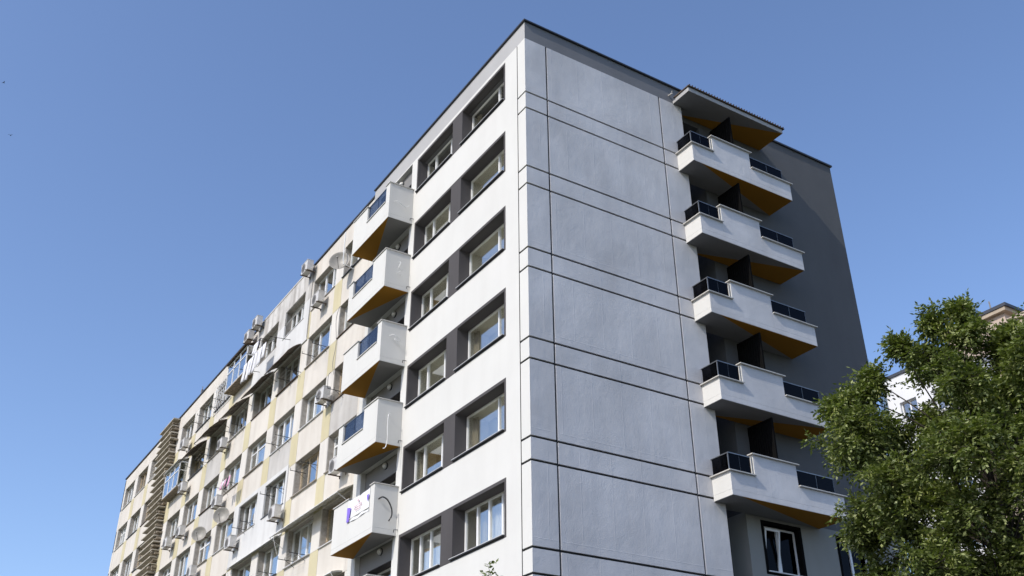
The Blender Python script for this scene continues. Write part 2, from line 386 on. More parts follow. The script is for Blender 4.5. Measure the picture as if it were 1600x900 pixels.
# --- dark window bands on the left facade, with the windows
rn = random.Random(3)
for k in range(8):
    y0, y1, z0, z1 = bands[k]
    zi0, zi1 = Z0+.58-H*k, Z0+1.96-H*k
    s = MB(); wallgrid(s, [y0, y1], [z0, z1], [(1.25, 3.95, zi0, zi1), (4.62, 7.21, zi0, zi1)], -.007, .46)
    s.build('window_band', 'dark', nb)
    for (a, b, c) in ((1.25, 3.95, 0), (4.62, 7.21, 1)):
        w_ = b-a; h_ = zi1-zi0
        low = k >= 5
        if low: bars = (.72, 1.4, 2.02) if c == 0 else (.68, 1.33, 1.98)
        elif c == 0: bars = (.92,)
        else: bars = (.80, 1.95)
        cur = None
        if low: cur = [(.05, 1.55, 'curt', .03), (1.8, w_-.35, 'curtb', .035)] if c == 0 else [(.1, w_-.5, 'curt', .03)]
        elif rn.random() < .35: cur = [(w_-.35, w_-.08, 'curtb', .03)]
        window(nb, (.38, a, zi0), w_, h_, bars, curtain=cur, sill=0, thin=.036 if k < 5 else .045)
        so_ = MB().box(-.075, .385, a-.0, b+.07, zi0-.006, zi0+.008).build('sill', 'sill', nb)
        MB().box(-.068, .0, a-.0, b+.065, zi0-.03, zi0-.0065).build('sill_underside_shade', 'dmetal', so_)  # added dark strip, stands in for the shade under the sill
# --- loggias behind the left balconies
for k in range(7):
    z0, z1 = 21.66-H*k, 24.30-H*k
    s = MB(); wallgrid(s, [7.72, 10.45], [z0, z1], [(7.78, 9.80, z0+.1, z1-.62)], .17, .4); s.build('loggia_wall', 'soff', nb)
    s = MB(); wallgrid(s, [7.78, 9.80], [z0+.1, z1-.62], [(7.80, 9.78, z0+.12, z1-.64)], .165, .4); s.build('window_reveal', 'dark', nb)
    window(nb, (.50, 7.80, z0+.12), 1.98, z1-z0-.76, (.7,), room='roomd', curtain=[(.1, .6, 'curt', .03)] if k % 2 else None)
    l = MB(); l.smooth = True; l.lathe([(.10, 0), (.10, .05), (.085, .09), (.05, .125), (0, .14)], (.17, 8.85, z1-.2), (-1, 0, 0), 14)
    lm = l.build('wall_lamp', 'lamp', nb)
    MB().lathe([(.115, 0), (.115, .035)], (.168, 8.85, z1-.2), (-1, 0, 0), 14).build('lamp_base', 'dmetal', lm)
# --- left balconies
XB = [.95, .93, .92, .87, .80, .84, .9]
def tri(name, mat, parent, pts, z, t=.006):
    b = MB(); b.prism(pts, z-t, z); return b.build(name, mat, parent)
def ccw(p):
    a = sum(p[i][0]*p[(i+1) % len(p)][1]-p[(i+1) % len(p)][0]*p[i][1] for i in range(len(p)))
    return p if a > 0 else p[::-1]
for k in range(7):
    zb = 21.50-H*k; zt = 22.97-H*k; zl = 22.27-H*k; X = XB[k]; y0, y1 = 7.5, 10.6; th = .12
    if k == 4: zb -= .05
    ev = k % 2 == 0
    ya, yb = (7.80, 9.38) if ev else (8.55, 10.22)
    bm = MB()
    bm.box(-X, 0, y0, y1, zb, zb+.16)                      # slab
    bm.box(-X, -.001, y0, y0+th, zb+.16, zt)               # near side
    bm.box(-X, -.001, y1-th, y1, zb+.16, zt)               # far side
    bm.box(-X, -X+th, y0+th, ya, zb+.16, zt); bm.box(-X, -X+th, ya, yb, zb+.16, zl); bm.box(-X, -X+th, yb, y1-th, zb+.16, zt)
    b = bm.build('balcony', 'white', nb, bevel=.006)
    cp = MB(); o_ = .035
    cp.box(-X-o_, -.002, y0-o_, y0+th+.02, zt, zt+.03); cp.box(-X-o_, -.002, y1-th-.02, y1+o_, zt, zt+.03)
    if ya > y0+th+.03: cp.box(-X-o_, -X+th+.02, y0+th+.02, ya+.02, zt, zt+.03)
    if yb < y1-th-.03: cp.box(-X-o_, -X+th+.02, yb-.02, y1-th-.02, zt, zt+.03)
    cp.box(-X-o_, -X+th+.02, ya, yb, zl, zl+.03)
    cp.build('parapet_coping', 'coping', b)
    if k != 4:
        n = 2
        for i in range(n):
            a = ya+.03+(yb-ya-.06)*i/n; c = ya+.03+(yb-ya-.06)*(i+1)/n-.03
            MB().box(-X+.045, -X+.057, a, c, zl+.05, zt-.02).build('rail_pane', 'bglass', b)
        rr = MB()
        for q in (ya+.02, (ya+yb)/2, yb-.02): rr.box(-X+.06, -X+.09, q-.015, q+.015, zl+.03, zt-.02)
        rr.box(-X+.035, -X+.075, ya+.005, yb-.005, zt-.03, zt-.008); rr.build('handrail', 'rail', b)
    # soffit: grey field and orange triangle
    i0, o0, i1, o1 = (-.02, y0+.01), (-X+.01, y0+.01), (-.02, y1-.01), (-X+.01, y1-.01)
    if ev: T, G = [o0, o1, i1], [o0, i1, i0]
    else: T, G = [i0, o0, o1], [i0, o1, i1]
    tri('soffit_panel', 'orange', b, ccw(T), zb-.001); tri('soffit_panel', 'soff', b, ccw(G), zb-.001)
    # stub of rain pipe beside the balcony, loose cable coming out of the near side
    s = MB(); s.tube([(.02, 7.40, zb+.16), (-.10, 7.40, zb+.15), (-.13, 7.40, zb+.15), (-.14, 7.40, zb+.06)], .012, 6); s.build('drain_spout', 'cablek', nb)
cabs = [
    ('cablew', .008, [(-.75, 7.47, 22.20), (-.66, 7.38, 22.18), (-.5, 7.36, 22.08), (-.36, 7.37, 22.03), (-.26, 7.38, 22.10), (-.22, 7.39, 22.17)], 'curl of white cable poking out of the top balcony side'),
    ('cablew', .008, [(-.45, 7.47, 19.75), (-.42, 7.36, 19.70), (-.5, 7.34, 19.45), (-.38, 7.36, 19.40), (-.55, 7.35, 19.22), (-.36, 7.37, 19.18)], 'tangled white cable on the second balcony side from the top'),
    ('cablew', .010, [(-.62, 7.47, 16.85), (-.55, 7.34, 16.86), (-.42, 7.33, 16.80), (-.3, 7.36, 16.66), (-.5, 7.35, 16.72), (-.25, 7.37, 16.50)], 'looped white cable on the third balcony side from the top'),
    ('cablew', .011, [(-.52, 7.47, 14.02), (-.50, 7.36, 14.08), (-.56, 7.33, 13.98), (-.57, 7.33, 13.6), (-.55, 7.33, 13.2), (-.60, 7.33, 12.92), (-.68, 7.34, 12.86)], 'long white cable hanging down the fourth balcony side'),
    ('cablek', .018, [(-.66, 7.47, 11.28), (-.58, 7.36, 11.33), (-.42, 7.33, 11.25), (-.28, 7.33, 11.02), (-.26, 7.33, 10.80), (-.34, 7.35, 10.62)], 'black curved cable conduit on the side of the lowest balcony'),
]
def smoothpath(pts, n=5):
    P = [Vector(p) for p in pts]; P = [P[0]]+P+[P[-1]]; out = []
    for i in range(1, len(P)-2):
        for t in range(n):
            t /= n; a, b, c, d = P[i-1:i+3]
            out.append(.5*((2*b)+(-a+c)*t+(2*a-5*b+4*c-d)*t*t+(-a+3*b-3*c+d)*t**3))
    out.append(P[-2]); return out
for mt, r, pts, lab in cabs:
    s = MB(); s.smooth = True; s.tube(smoothpath(pts), r*1.25, 6); s.build('loose_cable', mt, label=lab, cat='cable')
# banner hung in the gap of the lowest visible balcony
X = XB[4]; bt = thing('banner', 'white banner with purple corners tied in the parapet gap of the lowest balcony', 'banner', (-X, 7.8, 11.1))
b = MB(); n = 14; vs = []; bz0, bz1 = 10.98-11.1+.0, 11.72-11.1
for i in range(n+1):
    y = 1.6*i/n; dx = -.02+.012*math.sin(i*1.1)
    vs += [(dx, y, bz0+.015*math.sin(i*.6)), (dx+.01, y, bz1-.05*math.sin(math.pi*i/n)), ]
b.add(vs, [(2*i, 2*i+1, 2*i+3, 2*i+2) for i in range(n)]); b.add([(v[0]+.006, v[1], v[2]) for v in vs], [(2*i, 2*i+2, 2*i+3, 2*i+1) for i in range(n)])
b.build('banner_cloth', 'banner', bt)
b = MB()
b.add([(-.045, 1.6, bz0+.02), (-.045, 1.6, bz0+.5), (-.045, 1.32, bz0+.45), (-.045, 1.43, bz0+.02)], [(0, 1, 2, 3)])
b.add([(-.045, .0, bz1-.35), (-.045, .0, bz1-.2), (-.045, .14, bz1-.22), (-.045, .10, bz1-.42)], [(0, 1, 2, 3)])
b.build('corner_print', 'purple', bt)
b = MB(); rr = random.Random(2)
b.lathe([(.035, 0), (.05, 0), (.05, .002), (.035, .002)], (-.045, .78, bz1-.2), (-1, 0, 0), 12)
for i, (wd, zz) in enumerate(((.55, .33), (.62, .40), (.4, .47))):
    y = .78-wd/2
    while y < .78+wd/2:
        l_ = rr.uniform(.04, .10); b.box(-.048, -.045, y, y+l_, bz1-zz-.02, bz1-zz+.005); y += l_+.02
b.build('print_marks', 'red', bt)
# --- gable balconies
for k in range(5):
    dz = -H*k; x0, x1, y0 = 6.0, 10.46, -.75; zb, zl, zh = 21.45+dz, 22.12+dz, 22.75+dz; th = .12; xa, xb = 6.93, 8.62
    bm = MB(); bm.box(x0, x1, y0, -.002, zb, zb+.16); bm.box(XM+.01, x1, .002, YF, zb, zb+.16)
    bm.box(x0, x0+th, y0, -.003, zb+.16, zl); bm.box(x1-th, x1, y0, YF-.004, zb+.16, zl)
    bm.box(x0+th, xa, y0, y0+th, zb+.16, zl); bm.box(xa, xb, y0, y0+th, zb+.16, zh); bm.box(xb, x1-th, y0, y0+th, zb+.16, zl)
    b = bm.build('balcony', 'side', nb, bevel=.006)
    b.data.materials.append(M['gable']); b.data.materials.append(M['white'])
    for pl in b.data.polygons:
        if pl.normal.y < -.5: pl.material_index = 1
        if pl.normal.x < -.5: pl.material_index = 2
    c = MB(); o_ = .075
    c.box(x0-o_, x0+th+.02, y0-o_, -.002, zl, zl+.028); c.box(x0+th+.02, xa-.0, y0-o_, y0+th+.02, zl, zl+.028)
    c.box(xa-o_, xb+o_, y0-o_, y0+th+.02, zh, zh+.028); c.box(xb, x1+o_, y0-o_, y0+th+.02, zl, zl+.028); c.box(x1-th-.02, x1+o_, y0+th+.02, YF-.003, zl, zl+.028)
    c.build('parapet_coping', 'coping', b)
    top = zh-.09
    for (a, c_) in ((x0+.07, x0+.44), (x0+.47, xa-.05)):
        MB().box(a, c_, y0+.05, y0+.062, zl+.06, top).build('rail_pane', 'dglass', b)
    MB().box(x0+.05, x0+.062, y0+.07, -.03, zl+.06, top).build('rail_pane', 'dglass', b)
    for (a, c_) in ((xb+.04, xb+.82), (xb+.86, 10.16)):
        MB().box(a, c_, y0+.05, y0+.062, zl+.06, top-.04).build('rail_pane', 'dglass', b)
    r_ = MB(); r2 = MB()
    r_.box(x0+.03, xa+.0, y0+.035, y0+.075, top, top+.022); r_.box(x0+.03, x0+.07, y0+.075, -.002, top, top+.022)
    r2.box(xb, 10.19, y0+.035, y0+.075, top-.04, top-.018)
    for q in (x0+.055, x0+.46, xa-.03): r_.box(q-.015, q+.015, y0+.065, y0+.09, zl+.028, top)
    r_.box(x0+.065, x0+.09, -.4, -.37, zl+.028, top)
    for q in (xb+.02, xb+.84, 10.17): r2.box(q-.015, q+.015, y0+.065, y0+.09, zl+.028, top-.04)
    r_.build('handrail', 'rail', b); r2.build('handrail', 'rail', b)
    MB().box(xa-.075, xa-.045, y0+.02, y0+.1, zl+.03, top+.03).build('rail_post', 'coping', b)
    i0, o0, i1, o1 = (XM+.02, YF-.01), (x0+.02, y0+.01), (x1-.01, YF-.01), (x1-.01, y0+.01)
    if k % 2 == 0: T, G = [(x0+.35, y0+.01), o1, i1], [(x0+.35, y0+.01), i1, i0, (XM+.02, -.01), (x0+.02, -.01), o0]
    else: T, G = [i0, o1, i1], [o0, o1, i0, (XM+.02, -.01), (x0+.02, -.01)]
    tri('soffit_panel', 'orange', b, ccw(T), zb-.001); tri('soffit_panel', 'soff', b, ccw(G), zb-.001)
    # slatted privacy screen between the two flats
    s = MB(); zt = 24.14+dz
    s.box(8.0, 8.06, y0+.10, y0+.16, zb+.17, zt); s.box(8.0, 8.06, YF-.06, YF-.01, zb+.17, zt)
    s.box(8.0, 8.06, y0+.16, YF-.06, zt-.05, zt); s.box(8.0, 8.06, y0+.16, YF-.06, zb+.3, zb+.35)
    sc = s.build('privacy_screen', 'black', b)
    for i in range(9):
        yy = y0+.21+i*.095
        MB().box(8.01, 8.045, yy-.036, yy+.036, zb+.35, zt-.05).build('slat', 'black', sc)
    l = MB(); l.smooth = True; l.lathe([(.10, 0), (.10, .05), (.085, .09), (.05, .125), (0, .14)], (8.55, YF-.001, 23.75+dz), (0, -1, 0), 14); l.build('wall_lamp', 'lamp', nb)
# --- canopy over the top gable balcony
b = MB(); b.box(6.06, 10.47, -.82, -.002, 24.33, 24.50); b.box(XM+.125, 10.47, -.001, YF-.002, 24.33, 24.50)
cn = b.build('canopy', 'lgrey', nb, bevel=.008)
b = MB(); b.box(6.02, 10.53, -.88, -.095, 24.502, 24.535); b.mat('rust')
x = 6.08
while x < 10.5:
    b.tube([(x, -.90, 24.55), (x, -.1, 24.585)], .022, 6); x += .125
b.mats = ['rust']; b.m = [0]*len(b.f)
b.build('corrugated_roof', 'rust', cn)
tri('soffit_panel', 'orange', cn, ccw([(XM+.13, YF-.01), (10.46, -.81), (10.46, YF-.01)]), 24.329)
tri('soffit_panel', 'soff', cn, ccw([(6.07, -.81), (10.46, -.81), (XM+.13, YF-.01), (XM+.13, -.012), (6.07, -.012)]), 24.329)
s = MB(); s.tube([(5.9, -.002, 24.62), (5.9, -.18, 24.60), (5.9, -.2, 24.68)], .03, 8); s.build('overflow_pipe', 'coping', nb)
# ================================================================ OLD BLOCK
ob = thing('old_apartment_block', 'long weathered cream panel apartment block with yellow strips and mismatched windows', 'building')
XO = .12; PW = 3.33; WW = 2.53; FH = 2.79; YEND = 51.25
ystart = [14.85+PW*b for b in range(-1, 11)]     # right edge (near side) of each window
zt_ = lambda f: 24.02-FH*f
ztop = lambda y: 24.93-.003*(y-11)
NF = 7
holes = []; rw = random.Random(11)
for bi, y in enumerate(ystart):
    for f in range(NF):
        if bi == 8: continue                     # stairwell bay
        holes.append((y, y+WW, zt_(f)-1.45, zt_(f)))
sy0, sy1 = ystart[8], ystart[8]+WW+.2
holes.append((sy0, sy1, 1.0, 24.3))
mb = MB(); wallgrid(mb, [YE+.001, YEND], [0, 24.9], holes, XO+.035, .32); mb.build('core_wall', 'core', ob)
GP = .012
def pan(name, mat, y0, y1, z0, z1, dx=0):
    return MB().box(XO-dx, XO+.035, y0+GP/2, y1-GP/2, z0+GP/2, z1-GP/2).build(name, mat, ob)
for bi, y in enumerate(ystart):
    y0, y1 = y, y+WW
    yn = ystart[bi+1] if bi < 11 else YEND
    for f in range(NF):
        t = zt_(f); s = t-1.45; nx = zt_(f+1)
        if bi != 8:
            pan('spandrel_panel', 'old' if rw.random() < .85 else 'oldg', y0, y1, nx, s)
            pan('pier_panel', 'old2', y1, yn, s, t)
        else:
            pan('pier_panel', 'old2', sy1, yn, s, t)
        yy = y1 if bi != 8 else sy1
        pan('yellow_panel' if bi < 11 else 'end_panel', 'yellow' if bi < 11 else 'old', yy, yn, nx, s, .004)
    pan('parapet_panel', 'old', y0, yn, 24.02 if bi != 8 else 24.3, ztop((y0+yn)/2))
    if bi == 8: pass
# near-end pier next to the renovated block
for f in range(NF):
    pan('pier_panel', 'old2', YE+.0, ystart[0], zt_(f)-1.45, zt_(f)); pan('pier_panel', 'old', YE, ystart[0], zt_(f+1), zt_(f)-1.45)
pan('parapet_panel', 'old', YE, ystart[0], 24.02, 24.93)
b = MB(); b.box(XO, 12, YEND-.2, YEND, 0, 24.8); b.build('end_wall', 'old2', ob)
b = MB(); b.box(.5, 12, YE+.01, YEND-.2, 24.2, 24.4); b.box(11.8, 12, YE+.01, YEND-.2, 0, 24.2); b.build('roof_slab', 'core', ob)
b = MB(); b.box(XO-.06, XO+.4, YE+.03, 17.55, 24.935, 25.0); b.build('roof_capping', 'cap', ob)
b = MB(); b.box(XO-.06, XO+.4, 24.7, YEND+.05, 24.905, 24.965); b.build('roof_capping', 'cap', ob)
# low walls of the unseen lower floors
b = MB(); b.box(XO, XO+.03, YE+.01, YEND, 0, zt_(NF)); b.build('plinth_wall', 'old', ob)
# windows
def cloths(r, w):
    q = r.random()
    if q < .12: return None
    if q < .5: return [(.08, w*.45, 'curt', .02)]
    if q < .75: return [(w*.5, w-.08, 'curt', .02)]
    if q < .9: return [(.08, w-.08, 'curt', .015)]
    return [(.1, w*.3, 'curtb', .02), (w*.7, w-.1, 'curtb', .02)]
for bi, y in enumerate(ystart):
    if bi == 8: continue
    for f in range(NF):
        r = random.Random(bi*31+f*7+1); b_ = bi-1
        bars = r.choice([(.85, 1.7), (.62, 1.7), (1.0, 1.75), (.45, 1.25, 1.9), (.84, 1.69)])
        fr = 'wood' if (b_, f) in ((0, 3), (9, 0), (8, 2)) or r.random() < .08 else 'frame'
        d = .24 + r.uniform(-.03, .05)
        tr = r.choice([None, None, None, 1.05])
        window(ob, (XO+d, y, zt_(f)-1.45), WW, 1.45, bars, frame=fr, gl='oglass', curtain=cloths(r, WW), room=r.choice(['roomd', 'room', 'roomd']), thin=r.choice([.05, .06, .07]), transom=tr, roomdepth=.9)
        MB().box(XO-r.uniform(.04, .09), XO+d, y-.02, y+WW+.02, zt_(f)-1.475, zt_(f)-1.448).build('sill', r.choice(['sill', 'rust', 'core', 'cap']), ob)
# stairwell: recessed pale blue wall, glazing and stack of concrete sun-shade slats
MB().box(XO+.30, XO+.36, sy0, sy1, 1, 24.3).build('stair_back_wall', 'bluew', ob)
MB().box(XO+.02, XO+.06, sy1-.55, sy1-.05, 1, 23.9).build('stair_glazing', 'bluew', ob)
st = [ob]; rs = random.Random(5); z = 24.72; i = 0
slm = []
while z > 6:
    yn0 = 38.1+rs.uniform(-.08, .10); yf0 = 41.15+rs.uniform(-.05, .05); t = rs.uniform(.05, .075)
    a = rs.uniform(-.03, .03)
    b = MB(); xo = XO-.42
    b.add([(xo, yn0, z+a), (XO+.25, yn0, z+a), (XO+.25, yf0, z), (xo, yf0, z), (xo, yn0, z+a+t), (XO+.25, yn0, z+a+t), (XO+.25, yf0, z+t), (xo, yf0, z+t)],
          [(0,3,2,1),(4,5,6,7),(0,1,5,4),(1,2,6,5),(2,3,7,6),(3,0,4,7)])
    b.build('louvre_slat', 'slat', ob)
    # crumbling bracket end
    q = MB().mat('slatd')
    for j in range(3):
        yy = yn0-.02+rs.uniform(-.12, .5); zz = z-rs.uniform(.02, .22); s_ = rs.uniform(.05, .13)
        q.box(XO-.32+rs.uniform(-.1, .1), XO+.1, yy, yy+rs.uniform(.12, .35), zz-s_, zz)
    q.build('slat_bracket', 'slatd', ob)
    z -= .41; i += 1
for yy in (38.22, 41.0):
    MB().box(XO-.02, XO+.3, yy-.05, yy+.05, 5.6, 24.7).build('slat_support', 'core', ob)
# white insulated patches put on by single flats
def patch(ylo, yhi, zlo, zhi, hl, mat, d=.05):
    m_ = MB(); wallgrid(m_, [ylo, yhi], [zlo, zhi], hl, XO-d, d+.02); o = m_.build('insulation_patch', mat, ob); o['label'] = 'clean white insulated patch around two windows'; return o
y1_, y2_ = ystart[2], ystart[3]
patch(17.55, 24.65, 21.24, 23.3, [(y1_+.05, y1_+WW-.05, 22.58, 23.3-.0001), (y2_+.05, y2_+WW-.05, 22.58, 23.2999)], 'patch')
b = MB(); wallgrid(b, [17.55, 24.65], [23.3, 25.0], [(y1_+.05, y1_+WW-.05, 23.3001, 23.96), (y2_+.05, y2_+WW-.05, 23.3001, 23.96)], XO-.05, .07); b.build('insulation_patch', 'patchd', ob)
b = MB(); b.box(XO-.07, XO+.35, 17.56, 24.68, 24.935, 25.02); b.build('parapet_top', 'oldg', ob)
patch(18.05, 24.65, 12.92, 15.78, [(y1_+.06, y1_+WW-.06, 14.22, 15.60), (y2_+.06, y2_+WW-.06, 14.22, 15.60)], 'patch')
# ================================================================ THINGS ON THE OLD FACADE
def ac_mesh():
    b = MB().mat('ac'); b.box(-.17, .17, -.42, .42, 0, .60); b.box(-.178, .178, -.428, .428, .54, .615)
    b.mat('acd')
    return b
def ac_unit(x, y, z, label, s=.86):
    t = thing('air_conditioner', label, 'air conditioner', (x, y, z), 0, 'air conditioners on the old facade')
    def f1():
        b = MB(); b.box(-.16, .16, -.42, .42, .02, .58); return b.mesh('casing', 'ac')
    def f2():
        b = MB(); b.box(-.175, .175, -.43, .43, .58, .605); b.box(.161, .17, -.3, .3, .1, .5); return b.mesh('lid', 'ac')
    def f3():
        b = MB()
        for r_ in (.23, .17, .11, .05): b.lathe([(r_-.012, .162), (r_+.012, .162), (r_+.012, .178), (r_-.012, .178)], (0, .12, .30), (-1, 0, 0), 18)
        for i in range(8):
            a = math.pi*i/4; b.bar((-.17, .12, .30), (-.17, .12+.24*math.cos(a), .30+.24*math.sin(a)), .006, 4)
        b.lathe([(.0, .1601), (.235, .1601), (.235, .163), (0, .163)], (0, .12, .30), (-1, 0, 0), 18)
        return b.mesh('fan_grille', 'acd')
    def f4():
        b = MB()
        for q in (0,):
            b.box(-.22, .34, q-.02, q+.02, -.03, .01); b.box(.28, .32, q-.02, q+.02, -.12, -.03)
        return b.mesh('bracket', 'rust')
    def f5():
        b = MB(); b.tube(smoothpath([(.05, -.42, .12), (.1, -.52, .1), (.2, -.5, .25), (.33, -.46, .3)]), .016, 6); return b.mesh('refrigerant_pipe', 'coping')
    for nm, f, y_ in (('casing', f1, 0), ('lid', f2, 0), ('fan_grille', f3, 0), ('bracket', f4, -.32), ('bracket', f4, .32), ('refrigerant_pipe', f5, 0)):
        link(nm, cached(('ac', nm), f), t, (0, y_, 0))
    t.scale = (s, s, s)
AC = [(17.56, 24.45, 'air conditioner on the parapet at the near end of the white patch, against the sky'),
      (15.77, 22.02, 'air conditioner under the top window nearest the new block'),
      (24.04, 24.60, 'upper of two paired air conditioners at the roof edge above the washing'),
      (25.14, 24.30, 'lower and farther of the two paired air conditioners at the roof edge'),
      (14.12, 17.02, 'air conditioner hung beside the third floor balcony on the cream wall'),
      (27.19, 19.30, 'air conditioner under the dark brown curved awning'),
      (18.24, 13.50, 'air conditioner on the lower white patch, in front of a blue reflecting window'),
      (26.65, 16.25, 'air conditioner left of the small pink washing'),
      (23.63, 13.60, 'air conditioner beneath the big satellite dish beside the white patch'),
      (34.82, 21.80, 'air conditioner below the top window just right of the slatted stairwell'),
      (33.64, 18.95, 'air conditioner at the near corner of the glazed window box'),
      (32.59, 16.30, 'air conditioner one floor below the glazed window box, nearer of the two'),
      (35.07, 16.30, 'air conditioner closest to the slatted stairwell, below the glazed box'),
      (12.16, 13.60, 'round fan air conditioner half hidden behind a white balcony'),
      (29.31, 13.55, 'lowest air conditioner on the left part of the old facade')]
for y, z, lab in AC: ac_unit(-.22, y, z, lab)
def dish(y, z, label, r=.48):
    t = thing('satellite_dish', label, 'satellite dish', (XO, y, z), 0, 'satellite dishes on the old facade')
    ax = Vector((-.62, -.75, .10)).normalized(); c = Vector((-.50, 0, 0))
    b = MB(); b.smooth = True; prof = [(0, 0)]+[(r*i/6, .13*(i/6)**2) for i in range(1, 7)]+[(r+.012, .13), (r, .115)]+[(r*i/6, .13*(i/6)**2-.015) for i in range(5, -1, -1)]
    prof[-1] = (0, -.015); b.lathe(prof, c, ax, 28); b.build('reflector', 'dish', t)
    b = MB(); down = (Vector((0, 0, -1))-ax*(-ax.z)).normalized()
    lnb = c+ax*.42-Vector((0, 0, .05)); b.tube([c+down*r*.95+ax*.1, lnb], .014, 6); b.tube([lnb-ax*.04, lnb+ax*.05], .035, 8); b.build('feed_arm', 'acd', t)
    b = MB(); b.tube([(0, 0, -.1), (-.25, 0, -.1), (-.36, 0, .0), c-ax*.03], .022, 6); b.box(-.02, 0, -.08, .08, -.2, 0); b.build('mount', 'rust', t)
dish(13.2, 22.72, 'grey satellite dish with white pole beside the top new balcony', .42)
dish(24.9, 15.35, 'satellite dish left of the clean white patch, larger of the lower pair', .37)
dish(28.2, 15.32, 'satellite dish farther left on the fourth floor, second of the lower pair', .35)
b = MB(); b.tube([(XO, 12.9, 22.4), (-.35, 12.9, 22.5), (-.38, 12.9, 22.7), (-.38, 12.9, 24.0)], .02, 6); b.build('dish_pole', 'frame', label='white pole rising beside the satellite dish at the top floor', cat='pole')
def awning(y0, y1, zw, xo, zo, mat, label, bow=.12, ribs=3, sag=.03, lower=False):
    t = thing('awning', label, 'awning', (XO, (y0+y1)/2, zw), 0, 'awnings over old windows')
    n, m_ = 10, 8; b = MB(); L = y1-y0; rr = random.Random(int(y0*100)+int(zw))
    ph = rr.uniform(0, 6)
    def pt(i, j, off):
        u = i/n; v = j/m_; x = -u*abs(xo); z = (zo-zw)*u**1.0+bow*math.sin(math.pi*u)*.8+sag*math.sin(v*9+ph)*u
        return (x, -L/2+L*v, z+off)
    top = [pt(i, j, .008) for i in range(n+1) for j in range(m_+1)]; bot = [pt(i, j, -.008) for i in range(n+1) for j in range(m_+1)]
    K = len(top); fs = []
    for i in range(n):
        for j in range(m_):
            a = i*(m_+1)+j; fs.append((a, a+m_+1, a+m_+2, a+1)); fs.append((K+a, K+a+1, K+a+m_+2, K+a+m_+1))
    for j in range(m_): a = n*(m_+1)+j; fs.append((a, K+a, K+a+1, a+1)); a = j; fs.append((a, a+1, K+a+1, K+a))
    for i in range(n): a = i*(m_+1); fs.append((a, K+a, K+a+m_+1, a+m_+1)); a = a+m_; fs.append((a, a+m_+1, K+a+m_+1, K+a))
    b.add(top+bot, fs); b.build('awning_sheet', mat, t)
    b = MB()
    for k in range(ribs+1):
        j = k/ribs; y = -L/2+L*j*.98+.01*L; b.tube([(-u/6*abs(xo), y, (zo-zw)*u/6+bow*math.sin(math.pi*u/6)*.8-.03) for u in range(7)], .012, 5)
    for y in (-L/2+.04, L/2-.04): b.bar((0, y, -.75), (xo, y, zo-zw-.02), .010, 5)
    b.bar((xo, -L/2, zo-zw-.02), (xo, L/2, zo-zw-.02), .014, 5)
    b.build('awning_frame', 'rust' if mat == 'awn' else 'frame', t)
ya = lambda b_: ystart[b_+1]
awning(ya(1)-.05, ya(1)+WW+.25, 21.32, -.62, 20.80, 'awn', 'brown sagging awning under the upper white patch, nearest one', .07)
awning(ya(2)-.05, ya(2)+WW+.2, 21.32, -.58, 20.85, 'awn', 'brown awning below the hanging washing, second from the right', .04)
awning(ya(3)-.05, ya(3)+WW+.1, 21.30, -.62, 20.85, 'awn', 'brown awning with white edge bars, middle of the five', .02)
awning(ya(4)-.05, ya(4)+WW+.2, 21.30, -.80, 20.72, 'awn', 'dark brown curved awning over the air conditioner', .14)
awning(ya(5)-.05, ya(5)+WW+.1, 21.28, -.66, 20.75, 'awn', 'dark awning farthest left, next to the glazed box', .08)
awning(11.2, ya(0)+WW+.35, 12.98, -.62, 12.62, 'awnl', 'long pale translucent awning across two lower windows beside the balcony', .02, 8, .01)
awning(ya(1)+.2, ya(2)+WW+.1, 12.96, -.22, 12.86, 'awnl', 'shallow pale awning under the lower white patch', .02, 5, .0)
awning(ya(-1)+.2, ya(-1)+WW+.3, 10.14, -.4, 10.06, 'awnl', 'pale awning at the very bottom under the lowest balcony', .02, 4, .0)
# glazed boxes built out over windows
def glazed_box(y0, y1, z0, z1, xo, label, roof):
    t = thing('glazed_window_box', label, 'window box', (XO, y0, z0)); D = XO-xo; L = y1-y0; h = z1-z0
    b = MB(); s_ = .03
    for y in [0, L*.34, L*.67, L]:
        b.box(-D, -D+.05, y-s_, y+s_, 0, h)
    b.box(-D, -D+.05, -s_, L+s_, 0, .06); b.box(-D, -D+.05, -s_, L+s_, h-.06, h); b.box(-D+.0, -D+.045, -s_, L+s_, h*.64, h*.64+.05)
    for y in (0, L):
        b.box(-D+.05, 0, y-s_, y+s_, 0, .05); b.box(-D+.05, 0, y-s_, y+s_, h-.05, h); b.box(-D+.05, 0, y-.015, y+.015, h*.64, h*.64+.04)
    b.build('box_frame', 'frame', t)
    for a, c in ((0, .34), (.34, .67), (.67, 1)):
        MB().box(-D+.02, -D+.03, a*L+s_, c*L-s_, .06, h*.64).build('pane', 'oglass', t); MB().box(-D+.02, -D+.03, a*L+s_, c*L-s_, h*.64+.05, h-.06).build('pane', 'oglass', t)
    for y in (0, L): MB().box(-D+.05, 0, y-.005, y+.005, .05, h-.05).build('pane', 'oglass', t)
    MB().box(-D-.02, 0, -.05, L+.05, -.07, -.003).build('floor_slab', 'slatd', t)
    b = MB(); b.add([(-D-.14, -.12, h+.0), (-D-.14, L+.12, h+.0), (0, L+.12, h+.22), (0, -.12, h+.22), (-D-.14, -.12, h+.025), (-D-.14, L+.12, h+.025), (0, L+.12, h+.245), (0, -.12, h+.245)],
        [(0,3,2,1),(4,5,6,7),(0,1,5,4),(1,2,6,5),(2,3,7,6),(3,0,4,7)][::1]); b.build('box_roof', roof, t)
    q = MB()
    for i in range(4): q.box(-D+.1+i*.03, -D+.18+i*.03, .2+L*i*.22, .32+L*i*.22+.2, 0.0, .25+.1*(i % 2))
    q.build('stored_clutter', 'curtb', t)
